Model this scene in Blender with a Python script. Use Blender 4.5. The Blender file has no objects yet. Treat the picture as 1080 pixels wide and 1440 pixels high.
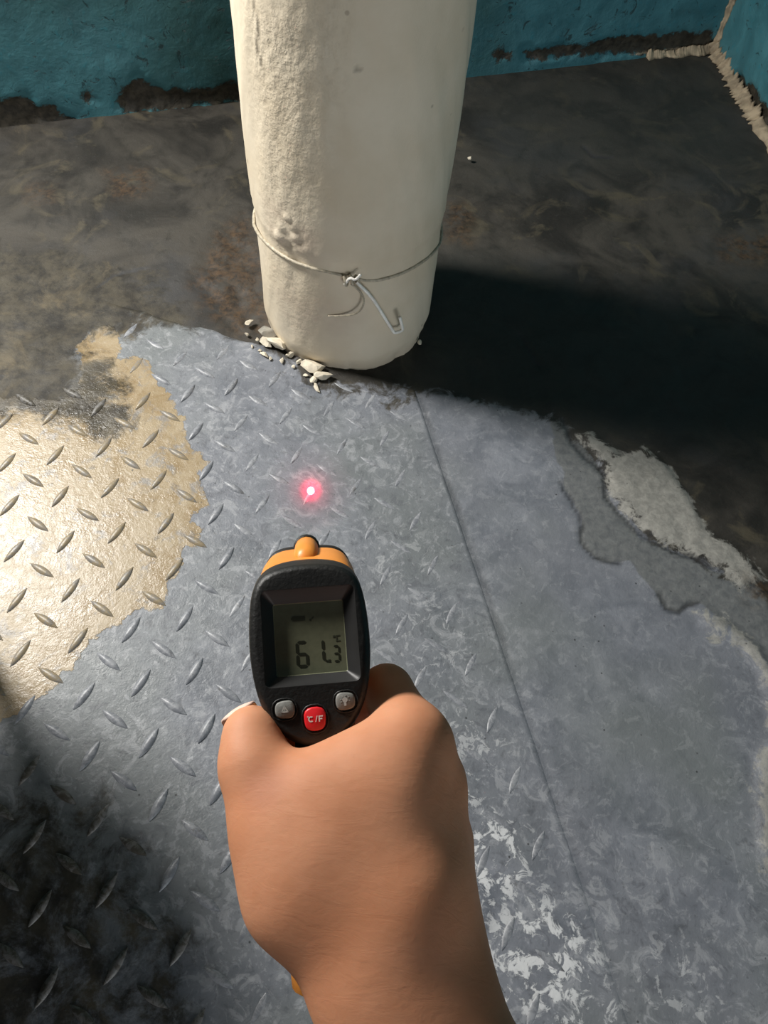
import bpy, bmesh, math, random
import numpy as np
from mathutils import Matrix, Vector

random.seed(7)
scene = bpy.context.scene
COL = scene.collection

# ------------------------------------------------------------------ camera
H = 0.8                    # height of the phone above the floor
S = H / 0.9                # the plan below was measured for a height of 0.9
F_PX, CX, CY = 1080.0, 540.0, 720.0
_n = np.array([466 - 540, -(1368 - 720), -1080.0]); _n /= np.linalg.norm(_n)
_up = -_n
_fw = np.array([0, 0, -1.0]); _fy = _fw - _up * (_fw @ _up); _fy /= np.linalg.norm(_fy)
_fx = np.cross(_fy, _up)
RC = np.array([_fx, _fy, _up])           # camera axes -> world axes
CAM = np.array([0, 0, H])
cam_data = bpy.data.cameras.new('camera')
cam_data.sensor_fit = 'VERTICAL'; cam_data.sensor_height = 24.0
cam_data.lens = 24.0 * F_PX / 1440.0
cam_data.clip_start = 0.01
cam = bpy.data.objects.new('camera', cam_data); COL.objects.link(cam)
m = Matrix.Identity(4)
for i in range(3):
    for j in range(3):
        m[i][j] = RC[i][j]
    m[i][3] = CAM[i]
cam.matrix_world = m
scene.camera = cam

# ------------------------------------------------------------------ light
scene.view_settings.view_transform = 'Standard'
scene.view_settings.look = 'None'
scene.view_settings.gamma = 1.0
scene.view_settings.use_curve_mapping = False
scene.view_settings.exposure = 0.0
world = bpy.data.worlds.new('world'); scene.world = world
world.use_nodes = True
bg = world.node_tree.nodes['Background']
bg.inputs[0].default_value = (0.86, 0.95, 1.0, 1)
bg.inputs[1].default_value = 0.032
LIGHT = np.array([-1.27, 1.02, 1.34]) * S      # daylight through the window in the rear wall
al = bpy.data.lights.new('window_daylight', 'AREA')
al.shape = 'RECTANGLE'; al.size = 0.30; al.size_y = 0.36
al.energy = 45.0; al.color = (1.0, 0.97, 0.92)
alo = bpy.data.objects.new('window_daylight', al); COL.objects.link(alo)
alo.location = LIGHT
alo.rotation_euler = (Vector((-0.40, 0.40, 0.0)) - Vector(LIGHT)).to_track_quat('-Z', 'Y').to_euler()

FILL_POS = np.array([0.95, -1.45, 0.42])          # added fill lamp behind the camera on the right, source unseen
dl = bpy.data.lights.new('fill_light', 'AREA')
dl.shape = 'RECTANGLE'; dl.size = 0.8; dl.size_y = 0.8
dl.energy = 15.0; dl.color = (0.93, 0.97, 1.0)
dlo = bpy.data.objects.new('fill_light', dl); COL.objects.link(dlo)
dlo.location = FILL_POS
dlo.rotation_euler = (Vector((-0.1, 0.8, 0.45)) - Vector(FILL_POS)).to_track_quat('-Z', 'Y').to_euler()

# ------------------------------------------------------------------ helpers
def ray(x, y):
    return RC @ np.array([(x - CX) / F_PX, -(y - CY) / F_PX, -1.0])

def G(x, y, z=0.0):
    d = ray(x, y); return CAM + d * ((z - H) / d[2])

def P3(px, py, d):                        # a point in camera axes at depth d
    return np.array([(px - CX) / F_PX * d, -(py - CY) / F_PX * d, -d])

def hash2(ix, iy, seed):
    h = (ix.astype(np.int64) * 374761393 + iy.astype(np.int64) * 668265263 + seed * 1442695041) & 0x7fffffff
    h = ((h ^ (h >> 13)) * 1274126177) & 0x7fffffff
    h = (h ^ (h >> 16)) & 0xffff
    return h / 65535.0

def vnoise(x, y, seed=0):
    ix = np.floor(x); iy = np.floor(y); fx = x - ix; fy = y - iy
    fx = fx * fx * (3 - 2 * fx); fy = fy * fy * (3 - 2 * fy)
    a = hash2(ix, iy, seed); b = hash2(ix + 1, iy, seed); c = hash2(ix, iy + 1, seed); d = hash2(ix + 1, iy + 1, seed)
    return (a * (1 - fx) + b * fx) * (1 - fy) + (c * (1 - fx) + d * fx) * fy

def fbm(x, y, oct=4, seed=0):
    s = 0; a = 0.5; t = 0
    for o in range(oct):
        s = s + a * vnoise(x * 2 ** o, y * 2 ** o, seed + o * 17); t += a; a *= 0.55
    return s / t                          # 0..1

def sd_poly(X, Y, poly):                  # + inside
    n = len(poly); d = np.full(X.shape, 1e9); ins = np.zeros(X.shape, bool)
    for i in range(n):
        ax, ay = poly[i]; bx, by = poly[(i + 1) % n]
        ex, ey = bx - ax, by - ay; wx, wy = X - ax, Y - ay
        t = np.clip((wx * ex + wy * ey) / (ex * ex + ey * ey + 1e-12), 0, 1)
        d = np.minimum(d, (wx - ex * t) ** 2 + (wy - ey * t) ** 2)
        c = ((ay > Y) != (by > Y)) & (X < (bx - ax) * (Y - ay) / (by - ay + 1e-15) + ax)
        ins ^= c
    d = np.sqrt(d); return np.where(ins, d, -d)

def d_line(X, Y, pl):
    d = np.full(X.shape, 1e9)
    for (ax, ay), (bx, by) in zip(pl[:-1], pl[1:]):
        ex, ey = bx - ax, by - ay; wx, wy = X - ax, Y - ay
        t = np.clip((wx * ex + wy * ey) / (ex * ex + ey * ey + 1e-12), 0, 1)
        d = np.minimum(d, (wx - ex * t) ** 2 + (wy - ey * t) ** 2)
    return np.sqrt(d)

def sstep(a, b, x):
    t = np.clip((x - a) / (b - a), 0, 1); return t * t * (3 - 2 * t)

def mesh_obj(name, verts, faces, mat=None, parent=None, smooth=True):
    me = bpy.data.meshes.new(name)
    me.from_pydata([tuple(map(float, v)) for v in verts], [], faces)
    if smooth:
        me.polygons.foreach_set('use_smooth', [True] * len(me.polygons))
    me.update()
    o = bpy.data.objects.new(name, me); COL.objects.link(o)
    if mat: me.materials.append(mat)
    if parent: o.parent = parent
    return o

def bm_obj(name, bm, mat=None, parent=None, smooth=True):
    bmesh.ops.recalc_face_normals(bm, faces=bm.faces)
    me = bpy.data.meshes.new(name); bm.to_mesh(me); bm.free()
    if smooth:
        me.polygons.foreach_set('use_smooth', [True] * len(me.polygons))
    o = bpy.data.objects.new(name, me); COL.objects.link(o)
    if mat: me.materials.append(mat)
    if parent: o.parent = parent
    return o

def tag(o, label=None, cat=None, group=None, kind=None):
    if label: o['label'] = label
    if cat: o['category'] = cat
    if group: o['group'] = group
    if kind: o['kind'] = kind
    return o

def empty(name, loc=(0, 0, 0)):
    o = bpy.data.objects.new(name, None); o.empty_display_size = 0.02
    o.location = loc; COL.objects.link(o); return o

def grid_mesh(name, PX, PY, PZ, mat, parent=None):      # 2-D arrays of coordinates
    r, c = PX.shape
    V = np.stack([PX, PY, PZ], -1).reshape(-1, 3)
    idx = np.arange(r * c).reshape(r, c)
    Fq = np.stack([idx[:-1, :-1], idx[:-1, 1:], idx[1:, 1:], idx[1:, :-1]], -1).reshape(-1, 4)
    me = bpy.data.meshes.new(name)
    me.vertices.add(len(V)); me.vertices.foreach_set('co', V.ravel().astype(np.float32))
    me.loops.add(Fq.size); me.loops.foreach_set('vertex_index', Fq.ravel().astype(np.int32))
    me.polygons.add(len(Fq))
    me.polygons.foreach_set('loop_start', np.arange(0, Fq.size, 4, dtype=np.int32))
    me.polygons.foreach_set('use_smooth', np.ones(len(Fq), bool))
    me.update(calc_edges=True); me.validate()
    me.materials.append(mat)
    o = bpy.data.objects.new(name, me); COL.objects.link(o)
    if parent: o.parent = parent
    return o

def set_attr(o, name, r, g, b):
    a = o.data.attributes.new(name, 'FLOAT_COLOR', 'POINT')
    v = np.stack([r.ravel(), g.ravel(), b.ravel(), np.ones(r.size)], -1).astype(np.float32)
    a.data.foreach_set('color', v.ravel())

def tube(name, pts, r, mat, parent=None, seg=8, smooth_it=2, cap=True):
    pts = [Vector(p) for p in pts]
    for _ in range(smooth_it):
        q = [pts[0]]
        for a, b in zip(pts[:-1], pts[1:]):
            q += [a * .75 + b * .25, a * .25 + b * .75]
        q.append(pts[-1]); pts = q
    rr = r if callable(r) else (lambda t: r)
    V = []; Fc = []; n = len(pts); nrm = None
    for i, p in enumerate(pts):
        t = (pts[min(i + 1, n - 1)] - pts[max(i - 1, 0)]).normalized()
        if nrm is None:
            nrm = t.orthogonal().normalized()
        nrm = (nrm - t * nrm.dot(t)).normalized(); b = t.cross(nrm)
        for k in range(seg):
            a = 2 * math.pi * k / seg
            V.append(p + (nrm * math.cos(a) + b * math.sin(a)) * rr(i / (n - 1)))
    for i in range(n - 1):
        for k in range(seg):
            Fc.append((i * seg + k, i * seg + (k + 1) % seg, (i + 1) * seg + (k + 1) % seg, (i + 1) * seg + k))
    if cap:
        Fc.append(tuple(range(seg))[::-1]); Fc.append(tuple((n - 1) * seg + k for k in range(seg)))
    return mesh_obj(name, V, Fc, mat, parent)

# ------------------------------------------------------------------ node helpers
class NT:
    def __init__(self, name):
        self.mat = bpy.data.materials.new(name); self.mat.use_nodes = True
        self.t = self.mat.node_tree; self.b = self.t.nodes['Principled BSDF']
    def n(self, typ, **kw):
        nd = self.t.nodes.new(typ)
        for k, v in kw.items(): setattr(nd, k, v)
        return nd
    def link(self, a, b): self.t.links.new(a, b)
    def put(self, sock, v):
        if hasattr(v, 'is_output'): self.link(v, sock)
        elif isinstance(v, (tuple, list)) and sock.type == 'RGBA': sock.default_value = tuple(v[:3]) + (1,)
        else: sock.default_value = v
    def math(self, op, a, b=0.0, c=None, clamp=False):
        nd = self.n('ShaderNodeMath', operation=op, use_clamp=clamp)
        self.put(nd.inputs[0], a); self.put(nd.inputs[1], b)
        if c is not None: self.put(nd.inputs[2], c)
        return nd.outputs[0]
    def ss(self, x, lo, hi, a=0.0, b=1.0):
        nd = self.n('ShaderNodeMapRange', interpolation_type='SMOOTHSTEP')
        self.put(nd.inputs[0], x)
        for i, v in enumerate((lo, hi, a, b)): self.put(nd.inputs[1 + i], v)
        return nd.outputs[0]
    def mix(self, f, a, b, mode='MIX'):
        nd = self.n('ShaderNodeMix', data_type='RGBA', blend_type=mode)
        self.put(nd.inputs['Factor'], f)
        self.put(nd.inputs[6], a); self.put(nd.inputs[7], b)
        return nd.outputs[2]
    def noise(self, scale, detail=4, rough=0.55, dist=0.0, vec=None, out=0):
        nd = self.n('ShaderNodeTexNoise')
        nd.inputs['Scale'].default_value = scale; nd.inputs['Detail'].default_value = detail
        nd.inputs['Roughness'].default_value = rough; nd.inputs['Distortion'].default_value = dist
        if vec is None: vec = self.pos()
        self.link(vec, nd.inputs['Vector']); return nd.outputs[out]
    def voro(self, scale, feature='F1', vec=None, out='Distance', rnd=1.0):
        nd = self.n('ShaderNodeTexVoronoi', feature=feature)
        nd.inputs['Scale'].default_value = scale; nd.inputs['Randomness'].default_value = rnd
        self.link(vec if vec is not None else self.pos(), nd.inputs['Vector']); return nd.outputs[out]
    def pos(self):
        if not hasattr(self, '_pos'):
            self._pos = self.n('ShaderNodeNewGeometry').outputs['Position']
        return self._pos
    def attr(self, name):
        a = self.n('ShaderNodeAttribute', attribute_name=name)
        s = self.n('ShaderNodeSeparateColor'); self.link(a.outputs['Color'], s.inputs[0])
        return s.outputs
    def bump(self, h, strength=0.3, dist=0.002, nrm=None):
        nd = self.n('ShaderNodeBump'); nd.inputs['Strength'].default_value = strength
        nd.inputs['Distance'].default_value = dist; self.put(nd.inputs['Height'], h)
        if nrm is not None: self.link(nrm, nd.inputs['Normal'])
        return nd.outputs[0]
    def set(self, **kw):
        for k, v in kw.items(): self.put(self.b.inputs[k.replace('_', ' ')], v)
        return self.mat

def plain(name, col, rough=0.5, bump=None, metallic=0.0, var=0.12, scale=120):
    t = NT(name)
    nz = t.noise(scale, 3)
    c = t.mix(t.ss(nz, 0.3, 0.7), tuple(x * (1 - var) for x in col), tuple(min(1, x * (1 + var)) for x in col))
    t.set(Base_Color=c, Roughness=rough, Metallic=metallic)
    if bump: t.set(Normal=t.bump(t.noise(bump[0], 4), bump[1], 0.001))
    return t.mat

# ------------------------------------------------------------------ plan of the place (floor coordinates)
def g2(x, y):
    p = G(x, y); return (p[0], p[1])
SEAM0 = np.array([0.0473, 0.7109]) * S
SEAMD = np.array([0.333, -0.943])
PIL_C = np.array([-0.097, 0.915]) * S
PIL_R = 0.132 * S
WB0 = np.array([-0.7926, 1.2796]) * S; WB1 = np.array([0.617, 1.8465]) * S
WBD = (WB1 - WB0) / np.linalg.norm(WB1 - WB0); WBN = np.array([WBD[1], -WBD[0]])     # normal into the room
WR1 = np.array([0.6888, 1.5269]) * S
WRD = (WR1 - WB1) / np.linalg.norm(WR1 - WB1); WRN = np.array([WRD[1], -WRD[0]])

# ------------------------------------------------------------------ floor material
def floor_material():
    t = NT('worn_floor')
    m1 = t.attr('m1'); m2 = t.attr('m2'); m3 = t.attr('m3'); rgh = t.math('SUBTRACT', 1.0, t.math('MULTIPLY', t.attr('m4')[0], 0.72))
    big = t.noise(5, 5, 0.6); mid = t.noise(22, 6, 0.65, 0.6); fine = t.noise(110, 5, 0.65, 0.4); grit = t.noise(420, 3)
    # painted steel
    flk = t.noise(38, 7, 0.68, 1.3)
    steel = t.mix(t.ss(mid, 0.3, 0.7), (0.122, 0.134, 0.157), (0.215, 0.228, 0.257))
    steel = t.mix(t.ss(big, 0.38, 0.62, 0, 0.7), steel, (0.168, 0.177, 0.199))
    steel = t.mix(t.ss(t.noise(3.2, 3), 0.42, 0.62, 0, 0.65), steel, (0.160, 0.175, 0.173))
    steel = t.mix(t.math('MULTIPLY', t.ss(flk, 0.53, 0.62, 0, 0.42), rgh), steel, (0.37, 0.38, 0.40))
    steel = t.mix(t.math('MULTIPLY', t.ss(flk, 0.45, 0.34, 0, 0.50), rgh), steel, (0.085, 0.09, 0.105))
    steel = t.mix(t.math('MULTIPLY', t.ss(fine, 0.56, 0.72, 0, 0.40), rgh), steel, (0.42, 0.43, 0.46))
    steel = t.mix(t.math('MULTIPLY', t.ss(fine, 0.44, 0.30, 0, 0.50), rgh), steel, (0.075, 0.08, 0.09))
    # worn flakes, stronger where m2.g says
    vo = t.noise(60, 7, 0.72, 0.7)
    fl = t.math('MULTIPLY', t.ss(t.math('ADD', vo, t.math('MULTIPLY', m2[1], 0.06)), 0.56, 0.62), m2[1])
    steel = t.mix(t.math('MULTIPLY', fl, 0.95, clamp=True), steel, (0.62, 0.63, 0.64))
    # second darker coat
    g2m = t.ss(t.math('ADD', m2[2], t.math('MULTIPLY', t.math('SUBTRACT', mid, 0.5), 0.12)), 0.49, 0.52)
    steel = t.mix(t.math('MULTIPLY', g2m, 0.85), steel, t.mix(t.ss(fine, 0.3, 0.7), (0.105, 0.11, 0.112), (0.165, 0.17, 0.165)))
    # rear concrete, brown-grey
    blo = t.noise(7, 5, 0.6, 1.2)
    con = t.mix(t.ss(blo, 0.32, 0.62), (0.015, 0.0135, 0.011), (0.056, 0.050, 0.041))
    con = t.mix(t.ss(t.noise(11, 5, 0.62, 1.5), 0.52, 0.68, 0, 0.75), con, (0.085, 0.072, 0.047))
    con = t.mix(t.ss(t.noise(4.5, 4), 0.5, 0.66, 0, 0.6), con, (0.042, 0.043, 0.046))
    con = t.mix(t.ss(mid, 0.50, 0.30, 0, 0.55), con, (0.018, 0.017, 0.014))
    con = t.mix(t.ss(fine, 0.60, 0.75, 0, 0.30), con, (0.10, 0.095, 0.085))
    con = t.mix(m3[1], con, (0.027, 0.030, 0.027))           # soot and damp, pillar's shadow painted in
    cm = t.ss(t.math('ADD', m1[1], t.math('MULTIPLY', t.math('SUBTRACT', t.noise(24, 7, 0.7, 0.8), 0.5), 0.8)), 0.44, 0.56)
    col = t.mix(cm, steel, con)
    # yellow paint
    ym = t.math('ADD', m1[0], t.math('MULTIPLY', t.math('SUBTRACT', t.noise(60, 6, 0.65, 0.5), 0.5), 0.30))
    ymk = t.ss(ym, 0.485, 0.505)
    yel = t.mix(t.ss(mid, 0.3, 0.7), (0.255, 0.185, 0.100), (0.33, 0.262, 0.165))
    yel = t.mix(t.ss(fine, 0.55, 0.75, 0, 0.4), yel, (0.34, 0.30, 0.24))
    chip = t.ss(t.noise(30, 7, 0.7, 0.6), 0.53, 0.64, 0, 0.75)
    yel = t.mix(chip, yel, (0.21, 0.205, 0.20))
    yel = t.mix(t.ss(t.noise(48, 6, 0.7), 0.60, 0.68, 0, 0.55), yel, (0.11, 0.10, 0.085))
    col = t.mix(ymk, col, yel)
    # dirt lying over paint, near-left shade painted in with it
    dm = t.math('ADD', m3[0], t.math('MULTIPLY', t.math('SUBTRACT', t.noise(17, 8, 0.74, 0.4), 0.5), 1.5))
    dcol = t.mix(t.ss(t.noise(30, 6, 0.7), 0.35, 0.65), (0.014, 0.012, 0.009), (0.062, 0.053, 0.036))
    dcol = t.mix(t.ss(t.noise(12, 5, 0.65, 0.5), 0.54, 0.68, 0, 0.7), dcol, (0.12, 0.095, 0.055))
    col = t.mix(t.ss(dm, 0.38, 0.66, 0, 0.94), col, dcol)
    # pale cement
    pm = t.math('ADD', m1[2], t.math('MULTIPLY', t.math('SUBTRACT', t.noise(38, 7, 0.72, 0.5), 0.5), 0.75))
    pmk = t.ss(pm, 0.47, 0.56, 0, 0.85)
    col = t.mix(pmk, col, t.mix(t.ss(fine, 0.3, 0.7), (0.24, 0.235, 0.215), (0.38, 0.37, 0.335)))
    # rust
    rm = t.math('MULTIPLY', m2[0], t.ss(t.noise(40, 6, 0.7), 0.36, 0.60))
    col = t.mix(rm, col, t.mix(t.ss(fine, 0.35, 0.65), (0.018, 0.011, 0.006), (0.085, 0.050, 0.024)))
    # cracks and specks
    col = t.mix(m3[2], col, (0.03, 0.031, 0.034))
    spk = t.ss(t.voro(70), 0.10, 0.05)
    spk = t.math('MULTIPLY', spk, t.ss(t.noise(13, 2), 0.5, 0.6))
    col = t.mix(t.math('MULTIPLY', spk, 0.8), col, (0.03, 0.03, 0.032))
    rough = t.ss(mid, 0.2, 0.8, 0.34, 0.60)
    rough = t.math('ADD', rough, t.math('MULTIPLY', cm, 0.22))
    rough = t.math('SUBTRACT', rough, t.math('MULTIPLY', ymk, 0.15))
    h = t.math('ADD', t.math('MULTIPLY', fine, 0.6), t.math('ADD', t.math('MULTIPLY', grit, 0.18), t.math('ADD', t.math('MULTIPLY', ymk, 0.25), t.math('MULTIPLY', fl, 0.3))))
    t.set(Base_Color=col, Roughness=rough, Normal=t.bump(h, 0.55, 0.0022))
    t.b.inputs['Specular IOR Level'].default_value = 0.42
    return t.mat
FLOOR_MAT = floor_material()

px = lambda pts: [g2(*p) for p in pts]
YELLOW = px([(-420, 520), (-60, 548), (20, 560), (70, 566), (105, 560), (118, 520), (108, 490), (120, 470), (150, 458), (172, 474), (166, 506), (196, 504), (214, 518), (224, 545),
             (238, 556), (250, 580), (260, 590), (262, 622), (276, 640), (292, 652), (281, 668), (283, 690), (291, 712), (276, 722), (274, 738),
             (286, 748), (284, 768), (262, 768), (252, 795), (232, 826), (230, 852), (202, 852), (165, 878), (130, 905), (100, 938), (62, 976), (20, 1008), (-60, 1056), (-420, 1180)])
CEMENT = [px([(806, 612), (836, 640), (852, 668), (862, 700), (905, 752), (945, 768), (1000, 795), (1042, 822), (1076, 818), (1044, 776), (990, 742), (966, 694), (936, 652), (905, 628), (872, 640), (832, 606)]),
          px([(972, 862), (1000, 893), (1040, 908), (1062, 938), (1076, 985), (1082, 1030), (1096, 1030), (1090, 950), (1066, 908), (1030, 882), (990, 856)]),
          px([(1060, 1060), (1058, 1120), (1062, 1190), (1078, 1222), (1120, 1230), (1130, 1050), (1085, 1040)])]
COAT2 = px([(776, 588), (778, 640), (800, 695), (818, 735), (815, 768), (840, 788), (888, 790), (925, 836), (935, 858), (956, 862), (980, 846), (1010, 872), (1086, 940),
            (1100, 850), (1072, 822), (1000, 800), (940, 770), (900, 756), (860, 702), (850, 668), (800, 596)])
PAINT_EDGE = px([(560, 545), (650, 560), (780, 590), (830, 640), (860, 690), (905, 755), (1000, 797), (1075, 830), (1120, 1000)]) + [(0.62, 0.02), (0.80, -0.5), (0.85, -1.7), (-2.3, -1.7), (-2.3, -0.5)] + px([(480, 1440), (520, 560)])
CRACKS = [px([(792, 590), (803, 622), (824, 646), (852, 668)]), px([(790, 680), (803, 704), (818, 738), (816, 765), (834, 784), (872, 792)]),
          px([(850, 676), (852, 700), (890, 748), (935, 770), (1000, 797)]), px([(928, 836), (936, 856), (955, 861), (976, 846)]),
          px([(140, 400), (160, 385), (205, 378)]), px([(820, 205), (835, 220), (862, 222)]), px([(730, 470), (752, 500), (757, 515)])]
SEAM = [tuple(SEAM0 - SEAMD * 0.05), tuple(SEAM0 + SEAMD * 0.95)]
DIRT = px([(-300, 330), (60, 360), (200, 400), (230, 440), (196, 445), (176, 462), (150, 448), (112, 468), (100, 500), (150, 545), (168, 590), (120, 600), (60, 578), (0, 575), (-300, 560)])
DIRT_SHADE = px([(-300, 1060), (60, 1085), (150, 1120), (210, 1200), (260, 1320), (300, 1500), (-300, 1600)])  # plate dirt with the near-left shadow darkened into its colour
PLATE_CLEAN = px([(205, 440), (345, 462), (450, 548), (640, 565)]) + [(0.9, -0.5), (0.9, -1.7), (-2.3, -1.7), (-2.3, -0.2)] + px([(-500, 600), (0, 575), (100, 566), (108, 480), (150, 452), (182, 470), (198, 455)])
SMOOTH = px([(590, 560), (780, 596), (830, 720), (1000, 890), (1060, 1080), (960, 1180), (820, 1130), (740, 985)])
SOOT_SHADE = px([(590, 430), (640, 360), (760, 380), (900, 450), (1150, 500), (1150, 600), (900, 610), (760, 590), (640, 560), (560, 535), (600, 490)])  # damp by the pillar base plus the pillar's cast shadow as dark colour
SOOT2 = px([(660, 110), (1010, 80), (1100, 230), (900, 240), (700, 250)])
RUST = [px([(300, 330), (345, 300), (385, 420), (380, 470), (340, 470), (290, 440), (270, 400)]), px([(150, 240), (200, 235), (215, 270), (160, 280)]),
        px([(40, 260), (75, 258), (72, 282), (42, 285)]), px([(630, 285), (668, 290), (660, 345), (628, 335)]), px([(1010, 335), (1090, 325), (1090, 372), (1015, 365)]), px([(1050, 815), (1085, 812), (1088, 850), (1052, 848)])]
TAN = px([(1000, 335), (1040, 322), (1120, 325), (1120, 380), (1040, 372)])
FLAKE = [((690, 1205), 0.075, 1.0), ((760, 1345), 0.095, 1.0), ((665, 1040), 0.07, 0.45), ((600, 900), 0.10, 0.30), ((560, 790), 0.08, 0.25), ((690, 1400), 0.06, 0.9), ((960, 1390), 0.08, 0.4), ((820, 1430), 0.06, 0.7), ((330, 1330), 0.10, 0.18), ((640, 1110), 0.05, 0.7)]

def paint_floor(o, X, Y, is_plate):
    wx = X + (fbm(X * 40, Y * 40, 3, 5) - .5) * 0.012; wy = Y + (fbm(X * 40, Y * 40, 3, 9) - .5) * 0.012
    e = lambda sd, w: np.clip(0.5 + sd / w * 0.5, 0, 1)
    yel = e(sd_poly(wx, wy, YELLOW), 0.05)
    con = np.zeros_like(X)
    if not is_plate:
        con = 1 - e(sd_poly(wx, wy, PAINT_EDGE), 0.05)
    pale = np.max([e(sd_poly(wx, wy, p), 0.05) for p in CEMENT], axis=0)
    pale = np.maximum(pale, e(sd_poly(wx, wy, TAN), 0.08) * 0.3)
    rust = np.max([sstep(-0.02, 0.02, sd_poly(wx, wy, p)) for p in RUST], axis=0) * 0.9
    fl = np.full(X.shape, 0.10)
    for (qx, qy), r, a in FLAKE:
        c = g2(qx, qy); fl = np.maximum(fl, a * sstep(r * S, r * S * 0.3, np.hypot(wx - c[0], wy - c[1])))
    coat = e(sd_poly(wx, wy, COAT2), 0.05)
    dirt = sstep(-0.10, 0.05, sd_poly(wx, wy, DIRT)) * 0.85
    dirt = np.maximum(dirt, 0.58 * sstep(-0.12, 0.08, sd_poly(wx, wy, DIRT_SHADE)))  # near-left dirt also carries the painted floor shadow
    if is_plate:
        con = 1 - e(sd_poly(wx, wy, PLATE_CLEAN), 0.10)
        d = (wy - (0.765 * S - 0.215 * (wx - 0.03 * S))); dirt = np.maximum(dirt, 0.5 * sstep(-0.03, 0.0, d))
    soot = np.maximum(sstep(-0.06, 0.06, sd_poly(wx, wy, SOOT_SHADE)) * 0.85, sstep(-0.1, 0.08, sd_poly(wx, wy, SOOT2)) * 0.6)  # first term deepens the pillar's shadow, second is rear floor soot
    crack = np.max([sstep(0.0045, 0.001, d_line(wx, wy, c)) for c in CRACKS], axis=0) * 0.75
    jit = X + (fbm(X * 30, Y * 30, 3, 2) - .5) * 0.006
    sd = d_line(jit, Y, SEAM)
    crack = np.maximum(crack, sstep(0.007, 0.001, sd) * (0.15 + 0.5 * fbm(X * 25, Y * 25, 3, 3)) * (0.25 + 0.75 * sstep(0.2, 0.4, Y)))
    sm = sstep(-0.05, 0.05, sd_poly(wx, wy, SMOOTH))
    set_attr(o, 'm4', sm, sm, sm)
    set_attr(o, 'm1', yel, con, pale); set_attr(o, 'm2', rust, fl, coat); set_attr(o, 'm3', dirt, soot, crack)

def floor_height(X, Y):
    z = (fbm(X * 9, Y * 9, 4, 1) - .5) * 0.006
    pe = sd_poly(X, Y, PAINT_EDGE)
    z = z * (1 - 0.7 * sstep(-.01, .01, pe)) + 0.0022 * sstep(-0.004, 0.004, pe)
    for p in CEMENT:
        z += sstep(-0.004, 0.008, sd_poly(X, Y, p)) * (0.003 + 0.003 * fbm(X * 60, Y * 60, 3, 8))
    z -= sstep(0.006, 0.0, d_line(X, Y, SEAM)) * 0.001
    for c in CRACKS:
        z -= sstep(0.005, 0.0, d_line(X, Y, c)) * 0.002
    for p in RUST[:1]:
        z -= sstep(-0.02, 0.03, sd_poly(X, Y, p)) * 0.008 * fbm(X * 45, Y * 45, 3, 4)
    return z

def axis(lo, a, b, hi, step, n=10):
    return np.concatenate([np.linspace(lo, a, n, endpoint=False), np.arange(a, b, step), np.linspace(b, hi, n)])
gx = axis(-2.2, -0.80, 0.80, 1.1, 0.004); gy = axis(-1.6, -0.12, 1.72, 1.95, 0.004)
GX, GY = np.meshgrid(gx, gy)
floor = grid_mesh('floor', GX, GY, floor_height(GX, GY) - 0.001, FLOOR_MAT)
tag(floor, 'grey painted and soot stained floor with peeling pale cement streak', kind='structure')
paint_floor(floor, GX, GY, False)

# tread plate on the near left, its right edge is the long seam
PA = np.array([0.03, 0.765]) * S; PB = np.array([-1.10, 1.008]) * S
k = (PA[1] - SEAM0[1]) / SEAMD[1]; PA = SEAM0 + SEAMD * k - np.array([0.0015, 0])
PD = SEAM0 + SEAMD * 1.45 - np.array([0.0015, 0]); PCn = np.array([-1.45, -0.75]) * S
nu, nv = 310, 400
U, Vv = np.meshgrid(np.linspace(0, 1, nu) ** 1.0, np.linspace(0, 1, nv))
Q = lambda i: (PA[i] * (1 - U) + PB[i] * U) * (1 - Vv) + (PD[i] * (1 - U) + PCn[i] * U) * Vv
QX, QY = Q(0), Q(1)
QY = QY + (fbm(QX * 30, QX * 0 + 3, 3, 6) - .5) * 0.012 * (Vv == 0)
QZ = 0.0022 + (fbm(QX * 6, QY * 6, 3, 21) - .5) * 0.0016
edge = (U == 0) | (U == 1) | (Vv == 0) | (Vv == 1)
_w = sstep(0.17, 0.03, Vv + (fbm(QX * 12, QY * 12, 3, 55) - .5) * 0.12) * sstep(0.40, 0.50, U)
QZ = QZ * (1 - _w) + (floor_height(QX, QY) - 0.003) * _w
QZ = np.where(edge, np.where(U > 0.45, floor_height(QX, QY) - 0.002, -0.001), QZ)
plate = grid_mesh('steel_plate', QX, QY, QZ, FLOOR_MAT, floor)
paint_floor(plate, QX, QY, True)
tag(plate, 'steel tread plate with raised lugs and tan yellow paint patch')

# ------------------------------------------------------------------ tread lugs
def lug_mesh(name, L, Wd, Ht):
    V = []; Fc = []; n = 9
    for i in range(n + 1):
        t = -1 + 2 * i / n
        w = Wd / 2 * (1 - abs(t) ** 2.0) + 0.0004
        hh = Ht * (1 - abs(t) ** 3) + 0.0002
        x = t * L / 2
        V += [(x, -w, -0.0006), (x, -w * 0.55, hh * 0.9), (x, w * 0.55, hh * 0.9), (x, w, -0.0006)]
    for i in range(n):
        a = i * 4; b = a + 4
        for q in range(3): Fc.append((a + q, b + q, b + q + 1, a + q + 1))
    me = bpy.data.meshes.new(name); me.from_pydata(V, [], Fc)
    me.polygons.foreach_set('use_smooth', [True] * len(Fc)); me.update(); return me

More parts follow.
